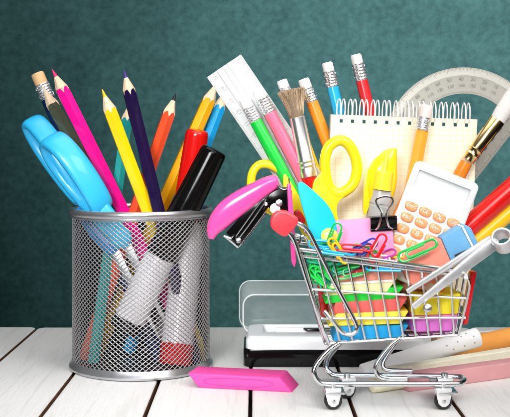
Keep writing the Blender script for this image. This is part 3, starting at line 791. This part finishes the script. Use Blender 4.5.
m = MB(); m.tube(lp, 3.9, n=16, closed=True, flat=(1, 1.15), ref=(0, 1, 0)); m.build('finger_loop', YS, ys, angle=60)
m = MB(); m.prism(smooth2([(284, 174), (292, 184), (301, 200), (312, 224), (326, 252), (314, 254), (303, 236), (292, 212), (284, 196)], -112, 4), (0, 7, 0)); m.build('shank', YS, ys, bevel=2, segs=3)
m = MB(); m.prism([V(324, 250, -126), V(345, 250, -126), V(352, 330, -126), V(346, 330, -126)], (0, 2, 0)); m.build('blade', STEEL, ys, bevel=.3)
cy2 = thing('safety_scissors', 'bright cyan plastic scissor blade with yellow pivot in front of the yellow scissors', 'scissors', V(326, 290, -142))
CY2 = plastic('bright_cyan', '#12bfe4', rough=.36)
m = MB(); m.prism(smooth2([(297.6, 186), (299.5, 182.3), (304, 183), (315, 192), (327, 204), (334.5, 218), (337, 232), (336, 252), (332, 280), (322, 280), (315, 250), (308, 226), (301, 203)], -146, 4), (0, 5, 0)); m.build('blade', CY2, cy2, bevel=1.8, segs=4)
m = MB(); m.lathe(V(329.5, 236.5, -150.5), V(329.5, 236.5, -140), [(0, 4), (.8, 6.2), (1.8, 7.2), (5, 7.4)], n=32); m.build('pivot', plastic('pale_yellow_pivot', '#f3dc62'), cy2)

# stapler -----------------------------------------------------------------------
sp_ = thing('stapler', 'glossy pink stapler hanging open over the cart handle', 'stapler', V(280, 205, -130))
PKP = plastic('stapler_pink', '#ec4f9c', rough=.2)
# top arm lofted: cross-sections perpendicular to its curved axis
secs = [((211.2, 238.5), (3.2, 2.2), 4), ((213, 231), (7.0, 5.5), 6.5), ((218, 222.5), (11.0, 8), 8), ((227, 212.5), (13, 10), 9), ((238, 204), (13.2, 11), 9.5), ((250, 196), (12, 10), 9.5), ((261, 189), (10.4, 9), 9.5), ((270, 184), (9.2, 8.4), 9), ((276, 181.5), (7.2, 6), 8), ((278.5, 181), (4.5, 3), 5)]
ctrl = [V(a, b, -135) for (a, b), _, _ in secs]; loops = []
for i, ((a, b), (hu, hl_), dp) in enumerate(secs):
    p0 = ctrl[max(0, i-1)]; p1 = ctrl[min(len(ctrl)-1, i+1)]; tg = (p1-p0).normalized(); q = Vector((-tg.z, 0, tg.x)).normalized()
    if i < 2: q = (q*.7 + Vector((-.9, 0, .2))*.5).normalized()
    lp = []
    for k in range(24):
        th = 2*PI*k/24; ca, sa = math.cos(th), math.sin(th)
        lp.append(ctrl[i]+q*(hu*.80*math.copysign(abs(sa)**.8, sa))+Vector((0, dp*math.copysign(abs(ca)**.7, ca), 0)))
    loops.append(lp)
sl = [smooth([l_[k] for l_ in loops], 5) for k in range(24)]
loops = [[sl[k][i] for k in range(24)] for i in range(len(sl[0]))]
m = MB(); m.rings(loops); m.build('top_arm', PKP, sp_, angle=60)
m = MB(); m.prism(loop2([(226, 233), (237.5, 246), (241, 244), (264, 213), (276, 198), (270, 190), (256, 200)], -141), (0, 12, 0)); m.build('magazine', BLACK, sp_, bevel=.6)
m = MB(); m.tube([V(224, 235.5, -141), V(238, 247.3, -141), V(243, 242.5, -141), V(266, 212.5, -141)], 1.0, n=8); m.build('anvil_edge', CHROME, sp_)
m = MB(); m.tube(smooth([V(236, 236, -142), V(239, 238, -142), V(264, 203.5, -142), V(261, 201.5, -142), V(236, 236, -142)], 3), .6, n=6); m.build('staple_channel', CHROME, sp_)
m = MB(); m.tube([V(224, 236, -143), V(231, 238.5, -143), V(233, 236, -143)], 1.1, n=8); m.build('front_catch', CHROME, sp_)
for uv, r in (((238.5, 240.5), 2.3), ((266, 204), 1.6), ((279, 203), 3.0)):
    m = MB(); m.lathe(V(*uv, -144.5), V(*uv, -139), [(0, r*.7), (.4, r), (4, r)], n=20); m.build('rivet', STEEL, sp_)
m = MB(); m.prism(smooth2([(268, 196), (276, 190), (285, 187.5), (291, 188), (292, 198), (291, 211), (283, 213), (273, 212), (268, 206)], -142, 3), (0, 14, 0)); m.build('hinge_block', BLACK, sp_, bevel=1)
m = MB(); m.lathe(V(275, 208.5, -143.5), V(275, 208.5, -140), [(0, 3.5), (.5, 4.4), (3, 4.4)], n=24); m.build('washer', WPLAST, sp_)
m = MB(); m.prism(loop2([(287.2, 184), (290.8, 183.5), (293, 205), (296.5, 262), (294.6, 268), (291.5, 262), (288.3, 215)], -148), (0, 10, 0)); m.build('base', PKP, sp_, bevel=1.2, segs=3)
m = MB(); m.tube(path([(277, 185, -143), (281, 189, -144), (286, 189.5, -144), (289, 185, -143), (289, 178, -142)]), .6, n=6); m.build('spring', CHROME, sp_)

# paint brushes ------------------------------------------------------------------
br = thing('paint_brush', 'bristle brush with flared tan hairs, chrome ferrule and red handle', 'paint brush', V(326, 325, -96))
a = V(297, 117, -108); b = V(308.5, 172, -107)
ax, e1, e2 = frame(a, b)
if e1.x < 0: e1 = -e1
m = MB(); m.lathe(a, b, [(0, 6.3), (.5, 6.9), (38, 7.2), (40, 7.9), (42, 7.1), (44, 7.9), (46, 7.1), (49, 8.0), (54, 7.8), (54.5, 7)], n=36); m.build('ferrule', mat('bright_ferrule', (.92, .93, .94, 1), rough=.33, metal=1.), br)
m = MB(); m.lathe(V(308.3, 171, -107), V(326, 325, -96), [(0, 6.4), (6, 6.9), (16, 5), (40, 4.4), (135, 3.6)], n=24); m.build('handle', plastic('brush_red', '#d81f1c', rough=.2), br)
HA = mat('hair_light', '#d9c0a0', rough=.6); HB = mat('hair_dark', '#9c7f60', rough=.6)
m = MB(); m.lathe(a+ax*1, a-ax*22, [(0, 6.2), (8, 7.2), (16, 8.4), (21, 8.6)], n=24); m.build('bristle_core', mat('bristle_core_brown', '#8d7962', rough=.8, bump=.6, bscale=1.2), br)
m = MB()
for k in range(950):
    th = random.uniform(0, 2*PI); q = math.sqrt(random.random()); ln_ = 25+random.uniform(-1.2, 1.0)-q*q*1.0
    root = a+(e1*math.cos(th)+e2*math.sin(th))*(q*6.0)
    mid = a-ax*(ln_*.5)+(e1*math.cos(th)*1.12+e2*math.sin(th))*(q*7.8)
    end = a-ax*ln_+(e1*math.cos(th)*1.38+e2*math.sin(th)*1.0)*(q*9.2)+Vector((random.uniform(-.7, .7), random.uniform(-.6, .6), 0))
    m.tube([root, mid, end], [.30, .30, .16], n=3, cap=False, mi=random.choice((0, 0, 1)))
m.build('bristles', [HA, HB], br, angle=180)

gb = thing('paint_brush', 'paint brush with white bristles, gold ferrule and orange handle at right', 'paint brush', V(400, 290, -104))
A0 = V(519, 88, -112); A1 = V(497, 121, -112); A2 = V(470, 158, -112)
m = MB(); m.lathe(V(497.3, 120.5, -112), V(525, 78, -112), [(0, 6.6), (8, 7.4), (22, 7.8), (36, 6.8), (46, 3.2), (50, .6)], n=28); m.build('bristles', mat('white_bristle', '#f4eeea', rough=.7, bump=.5, bscale=.9, stretch=(1, 1, .3)), gb)
m = MB(); m.lathe(V(497.5, 120, -112), V(466, 163, -112), [(0, 6.8), (.5, 7.1), (32, 6.0), (33, 6.8), (35, 5.9), (37, 5.9), (38.5, 6.8), (40.5, 5.8), (44.5, 5.6)], n=32); m.build('ferrule', GOLD, gb)
m = MB(); m.lathe(V(466.6, 162, -112), V(398, 290, -100), [(0, 5.3), (12, 5.8), (40, 5.0), (125, 3.0)], n=24); m.build('handle', plastic('brush_orange', '#ee8a2a', rough=.2), gb)

# pencils in the cart --------------------------------------------------------------
GQ = 'eraser tipped pencils standing in the cart'
def ep(top, end, r, col, label, **k): return eraser_pencil(V(*top), V(*end), r, col, label, V(*end), GQ, **k)
ep((243.5, 98, -106), (360, 318, -100), 5.7, paint('green', '#13c53f'), 'green pencil with white eraser lying on the clear ruler', el=9, fl=14)
ep((257, 89, -106), (378, 322, -94), 5.9, paint('rose', '#ef6f8f'), 'pink pencil with white eraser in front of the ruler', el=9, fl=15)
ep((281.5, 80, -90), (372, 326, -84), 5.2, paint('yellow_b', '#f0c818'), 'yellow pencil half hidden behind the bristle brush', el=7, fl=9)
ep((303.2, 79, -82), (398, 328, -80), 5.6, paint('orange', '#f6921e'), 'orange pencil with white eraser left of the spiral notepad', el=8.5, fl=14)
ep((327, 62.5, -80), (388, 326, -78), 5.4, paint('cyan_b', '#13aee0'), 'cyan pencil with white eraser between the orange and the red one', el=8, fl=15)
ep((355.6, 54.5, -78), (420, 326, -76), 5.5, paint('red_b', '#e0262c'), 'red pencil with white eraser, the tallest behind the notepad', el=8.5, fl=16)
ep((427, 105, -111), (385, 322, -112), 6.0, paint('ochre', '#f2ad3c'), 'ochre pencil with pinkish white eraser standing in front of the notepad', el=11, fl=12, er=rubber('pinkish', '#efdcd6'), hexa=True, roll=.5)
rp = colour_pencil(V(560, 146, -106), V(418, 272, -106), 9.6, paint('scarlet', '#dc1410'), LB('scarlet', '#c01010'), 'thick scarlet pencil slanting out of the right side above the yellow one', V(418, 272, -106), 'thick pencils slanting right', hexa=False)
yp = colour_pencil(V(562, 168, -104), V(430, 280, -104), 7.4, paint('sunny', '#f8c41c'), LB('sunny', '#e0b010'), 'thick yellow pencil slanting right just under the scarlet one', V(430, 280, -104), 'thick pencils slanting right', hexa=False)

# clear ruler ------------------------------------------------------------------------
YR = -92
ru = thing('ruler', 'clear white plastic ruler with ridges and numbers leaning left', 'ruler', V(395, 325, YR))
fR = (1000+YR)/1000
RX = Vector((.828, 0, .56)).normalized(); RY = Vector((.56, .0, -.828)).normalized(); RN = Vector((0, -1, 0))
RO = V(207, 77.5, YR)
def Lr(a, b, c=0): return RO+RX*(a*fR)+RY*(b*fR)+RN*c
ACR = mat('frosted_acrylic', '#f1f3f3', rough=.12, alpha=.86, coat=.6, bump=.03, bscale=.08)
m = MB(); prof = [(0, .3), (.4, .9), (11, 1.5), (12.2, 3.4), (15.2, 3.4), (16.2, 1.9), (18.0, 1.9), (19, 3.6), (21, 3.6), (22, 1.9), (23.5, 1.9), (24.5, 3.4), (27.2, 3.4), (28.6, 1.7), (40.6, .9), (41, .3)]
LR = 300
lpA = [Lr(a, 0, c) for a, c in prof]+[Lr(41, 0, -1), Lr(0, 0, -1)]
lpB = [Lr(a, LR, c) for a, c in prof]+[Lr(41, LR, -1), Lr(0, LR, -1)]
m.rings([lpA, lpB]); m.build('body', ACR, ru, angle=20)
m = MB()
for i in range(150):
    b = 4.7+i*1.39; l = 4.2 if i % 10 == 0 else 3 if i % 5 == 0 else 1.9
    m.add([Lr(.5, b-.16, 1.1), Lr(.5+l, b-.16, 1.35+.02*l), Lr(.5+l, b+.16, 1.35+.02*l), Lr(.5, b+.16, 1.1)], [[0, 1, 2, 3]])
for i in range(120):
    b = 3+i*1.76; l = 6 if i % 8 == 0 else 3.4 if i % 4 == 0 else 2
    m.add([Lr(40.3, b-.18, 1.15), Lr(40.3-l, b-.18, 1.25+.1*l), Lr(40.3-l, b+.18, 1.25+.1*l), Lr(40.3, b+.18, 1.15)], [[0, 1, 2, 3]])
m.build('scale_marks', INKL, ru, flatshade=True)
for i in range(15):
    text(str(15-i), 'scale_number', Lr(7.2, 5.2+i*13.9, 1.6), -RY, RX, 5.2, INKL, ru, h=.2)

INKP = mat('protractor_print', (.30, .285, .265, 1), rough=.5)
# protractor --------------------------------------------------------------------------
YT = -70; fT = (1000+YT)/1000
pt = thing('protractor', 'half round clear grey protractor rising behind the spiral notepad', 'protractor', V(430, 205, YT))
PO = V(463.7, 147.5, YT); PE = Vector((.61, 0, .79)).normalized(); PN = Vector((-.79, 0, .61)).normalized()
def Lp(a, b, c=0): return PO+PE*(a*fT)+PN*(b*fT)+Vector((0, -c, 0))
ACG = mat('smoky_acrylic', '#d6d2c8', rough=.15, alpha=.72, coat=.6, bump=.03, bscale=.06)
N = 64; outer_, inner_ = [], []
for k in range(N+1):
    th = PI*k/N; outer_.append((80*math.cos(th), 80*math.sin(th)))
    # inner opening: arc of radius 54 closed along the base strip
    t2 = -.17+(PI+.34)*k/N; inner_.append((54*math.cos(t2), 54*math.sin(t2)))
outl = outer_+[(-80, -10), (-80, -28), (-60, -29), (0, -29), (60, -29), (80, -28), (80, -10)]
innl = inner_+[(-52, -9.2), (-50, -9.3), (-40, -9.3), (0, -9.3), (40, -9.3), (50, -9.3), (52, -9.2)]
m = MB(); m.rings([[Lp(a, b, -1.2) for a, b in outl], [Lp(a, b, 1) for a, b in outl], [Lp(a, b, 1) for a, b in innl], [Lp(a, b, -1.2) for a, b in innl]], closed=True)
m.build('body', ACG, pt, angle=30)
PAPER = mat('protractor_light_band', '#e8e5db', rough=.4, alpha=.85)
m = MB(); n_ = 60; vs = []; fs = []
for k in range(n_+1):
    th = PI*k/n_; vs += [Lp(79*math.cos(th), 79*math.sin(th), 1.1), Lp(72*math.cos(th), 72*math.sin(th), 1.1)]
for k in range(n_): fs.append([2*k, 2*k+1, 2*k+3, 2*k+2])
m.add(vs, fs); m.build('bevelled_edge', PAPER, pt)
m = MB()
def tick(r0, r1, th, w=.16):
    d = (math.cos(th), math.sin(th)); p = (-math.sin(th)*w, math.cos(th)*w)
    m.add([Lp(d[0]*r0-p[0], d[1]*r0-p[1], 1.3), Lp(d[0]*r1-p[0], d[1]*r1-p[1], 1.3), Lp(d[0]*r1+p[0], d[1]*r1+p[1], 1.3), Lp(d[0]*r0+p[0], d[1]*r0+p[1], 1.3)], [[0, 1, 2, 3]])
for i in range(181): tick(79.3, 79.3-(4 if i % 10 == 0 else 3 if i % 5 == 0 else 1.8), math.radians(i))
for i in range(0, 181): tick(55, 55+(2.6 if i % 10 == 0 else 1.2), math.radians(i))
for i in range(61):
    a = -60+i*2; l = 5 if i % 5 == 0 else 2.6
    m.add([Lp(a-.2, -28.6, 1.3), Lp(a+.2, -28.6, 1.3), Lp(a+.2, -28.6+l, 1.3), Lp(a-.2, -28.6+l, 1.3)], [[0, 1, 2, 3]])
m.build('scale_marks', INKP, pt, flatshade=True)
for i in range(1, 18):
    th = math.radians(10*i); d = PE*math.cos(th)+PN*math.sin(th); tg = PE*math.sin(th)-PN*math.cos(th)
    text(str(10*i), 'scale_number', Lp(68.5*math.cos(th), 68.5*math.sin(th), 1.3), tg, d, 4.6, INKP, pt)
    text(str(180-10*i), 'scale_number', Lp(62*math.cos(th), 62*math.sin(th), 1.3), tg, d, 4.2, INKP, pt)
for i in range(11):
    text(str(i), 'scale_number', Lp(60-i*12, -17.5, 1.3), -PN, PE, 6.0, INK, pt)

# paper clips ----------------------------------------------------------------------------
def clip(pos, d, up, L, W, r, col, cname, label, group='coloured paper clips heaped in the cart'):
    """pos = bottom centre, d = long direction, up = face normal"""
    d = Vector(d).normalized(); n_ = (Vector(up)-d*Vector(up).dot(d)).normalized(); x = d.cross(n_)
    P = []
    def arc(cx, cy, R, a0, a1, k=8, z=0):
        for i in range(k+1):
            a = lerp(a0, a1, i/k); P.append((cx+R*math.cos(a), cy+R*math.sin(a), z))
    w2 = W/2
    P.append((w2, .72*L, 0)); arc(0, w2, w2, 0, -PI, z=0)
    arc(-w2+.43*W, L-.43*W, .43*W, PI, 0, z=.5*r)
    arc(.36*W-.33*W, .2*L+.33*W, .33*W, 0, -PI, z=1.6*r)
    P.append((-.30*W, .70*L, 1.8*r))
    m = MB(); m.tube([Vector(pos)+x*a+d*b+n_*c_ for a, b, c_ in P], r, n=8)
    o = m.build('paper_clip', mat('clip_'+cname, col, rough=.25, coat=.5), base=pos)
    return tag(o, label, 'paper clip', group)
def pc(u, v, y, du, dv, dy, L, W, cname, col, label, up=(.1, -.9, .35), r=.85):
    return clip(V(u, v, y), (du, dy, -dv), up, L, W, r, col, cname, label)
G_, R_, B2, Y_, C_, W_c = '#17b34a', '#dc1a26', '#2a3aa8', '#f7b813', '#17a9df', '#f2eef0'
pc(399, 258.5, -166, 31, -13, 0, 34, 8.5, 'green', G_, 'green paper clip standing out over the calculator and salmon eraser', r=1.1)
pc(370, 261, -164, 13, -22, 2, 25, 8.5, 'red', R_, 'red paper clip pointing up in front of the pink sticky notes', r=.95)
pc(334, 247, -162, 1, .06, -.05, 33, 9, 'red', R_, 'red paper clip lying flat left of the upright red one', up=(0, -.5, .85))
pc(352, 255, -160, 15, -8, 0, 24, 9, 'blue', B2, 'dark blue paper clip between two red ones')
pc(345, 258, -157, 12, -5, 3, 26, 8, 'navy', '#2a2f86', 'second dark blue paper clip under the flat red one', up=(0, -.6, .8))
pc(330, 239, -163, 10, 15, -1, 24, 7, 'amber', Y_, 'amber paper clip sloping down beside the cyan blade', r=.95)
pc(315, 249, -163, 1, .12, 0, 34, 8, 'cyan', C_, 'cyan paper clip lying level under the yellow pivot', up=(0, -.5, .85), r=1.1)
pc(309, 243, -160, 1, .1, 0, 24, 8, 'cyan', C_, 'cyan paper clip at the left corner of the heap', up=(0, -.75, .6))
pc(331, 246, -158, 3, -8, 0, 20, 9, 'green', G_, 'green paper clip looped over the yellow pivot')
pc(360, 257, -158, 20, 2, 3, 26, 8, 'white', W_c, 'white paper clip on the heap below the binder clip', up=(0, -.5, .85))
pc(378, 256, -159, -14, -6, 3, 22, 8, 'green', G_, 'green paper clip just right of the upright red clip', up=(0, -.7, .7))
pc(344, 255, -150, 30, 1, 0, 32, 9, 'yellow', Y_, 'yellow paper clip lying along the cart rim', up=(0, -.6, .8), r=.95)
pc(374, 259, -150, 26, 2, 0, 32, 8, 'yellow', Y_, 'yellow paper clip beside the rim under the green one', up=(0, -.6, .8), r=.95)
pc(362, 262, -150, 20, -6, 0, 30, 9, 'violet', '#b23aa6', 'violet paper clip deep in the heap', up=(0, -.6, .8))
pc(366, 268, -161, 30, .5, 0, 40, 7, 'cyan', C_, 'cyan paper clip seen between basket wires over the salmon eraser', up=(0, -.4, .85), r=.95)
spots = [(336, 275, 26, -6), (312, 262, 12, 14), (316, 258, 6, 20), (322, 262, 14, 12), (310, 268, 10, 8), (326, 272, 14, -4), (314, 276, 5, -14), (319, 284, -3, -18), (306, 256, 20, 3), (326, 256, 22, 3), (330, 266, 20, 2)]
wh = ['nearest the top rim', 'at the back corner', 'steepest of the tangle', 'crossing the handle wire', 'against the back wires', 'below the rim bar', 'standing on end', 'hanging lowest', 'at the far left rim', 'tucked under the rim bar', 'in the middle of the tangle']
for i, (u, v, du, dv) in enumerate(spots):
    nm, c_ = (('green', G_), ('bright_green', '#2bd957'), ('sea_green', '#12b48a'))[i % 3]
    pc(u, v, -158+(i % 4)*3, du, dv, random.uniform(-3, 3), 30, 9, nm, c_, 'green paper clip in the tangle behind the basket wires, '+wh[i], up=(random.uniform(-.3, .3), -.9, .3), r=.9)
for i, (u, v, du, dv, nm, c_, lb) in enumerate([(345, 268, 26, -1, 'red', R_, 'red paper clip behind the basket wires under the rim'), (350, 273, 16, -4, 'violet', '#b23aa6', 'violet paper clip behind the basket wires beside the red one'), (318, 280, 4, -16, 'cyan', C_, 'cyan paper clip standing in the green tangle')]):
    pc(u, v, -150, du, dv, 0, 26, 8, nm, c_, lb)

# ================================================================== CAMERA
cam = bpy.data.cameras.new('camera'); co = bpy.data.objects.new('camera', cam); COL.objects.link(co)
co.location = (0, -1000*K, 225*K); co.rotation_euler = (PI/2, 0, 0)
cam.lens = 36*1000/510; cam.sensor_width = 36; cam.sensor_fit = 'HORIZONTAL'
cam.shift_y = -68.5/510; cam.clip_start = .01; cam.clip_end = 50
scene.camera = co

# ================================================================== LIGHT
world = bpy.data.worlds.new('World'); scene.world = world; world.use_nodes = True
nt = world.node_tree; N_ = nt.nodes; L_n = nt.links; bg = N_['Background']
tc = N_.new('ShaderNodeTexCoord'); sp = N_.new('ShaderNodeSeparateXYZ'); rp_ = N_.new('ShaderNodeValToRGB')
L_n.new(tc.outputs['Generated'], sp.inputs[0])
mr = N_.new('ShaderNodeMapRange'); mr.inputs[1].default_value = -1; mr.inputs[2].default_value = 1
L_n.new(sp.outputs[2], mr.inputs[0]); L_n.new(mr.outputs[0], rp_.inputs[0])
e = rp_.color_ramp.elements; e[0].position = .45; e[0].color = (.02, .02, .02, 1); e[1].position = .80; e[1].color = (1, 1, 1, 1)
x_ = e.new(.55); x_.color = (.25, .25, .26, 1)
L_n.new(rp_.outputs[0], bg.inputs['Color']); bg.inputs['Strength'].default_value = .10
def area(name, loc, target, size, power, col=(1, 1, 1), spread=180, sy=None):
    l = bpy.data.lights.new(name, 'AREA'); l.energy = power; l.size = size*K; l.color = col; l.spread = math.radians(spread)
    if sy: l.shape = 'RECTANGLE'; l.size_y = sy*K
    o = bpy.data.objects.new(name, l); COL.objects.link(o); o.location = Vector(loc)*K
    o.rotation_euler = (Vector(target)-Vector(loc)).to_track_quat('-Z', 'Y').to_euler(); return o
def spot(name, loc, target, deg, power, size=120, blend=1.0, col=(1, 1, 1)):
    l = bpy.data.lights.new(name, 'SPOT'); l.energy = power; l.spot_size = math.radians(deg); l.spot_blend = blend
    l.shadow_soft_size = size*K; l.color = col
    o = bpy.data.objects.new(name, l); COL.objects.link(o); o.location = Vector(loc)*K
    o.rotation_euler = (Vector(target)-Vector(loc)).to_track_quat('-Z', 'Y').to_euler(); return o
area('key_softbox', (620, -800, 950), (60, -90, 60), 520, .74, (1, .99, .97), spread=80)
area('left_softbox', (-300, -1050, 470), (-110, -40, 85), 330, .36, (.98, .99, 1), spread=42)
area('front_fill', (120, -950, 620), (100, -60, 60), 420, .15, spread=44)
area('overhead_softbox', (40, -150, 900), (0, -100, 0), 700, .66, spread=110)
spot('wall_spot', (1800, 0, 2300), (1050, YW, 520), 54, 250)
spot('wall_spot', (-300, 0, 2600), (-420, YW, 980), 44, 72)

scene.render.engine = 'CYCLES'
scene.view_settings.view_transform = 'Standard'; scene.view_settings.look = 'None'
scene.view_settings.exposure = 0; scene.view_settings.gamma = 1
scene.cycles.max_bounces = 10; scene.cycles.transparent_max_bounces = 24; scene.cycles.transmission_bounces = 10
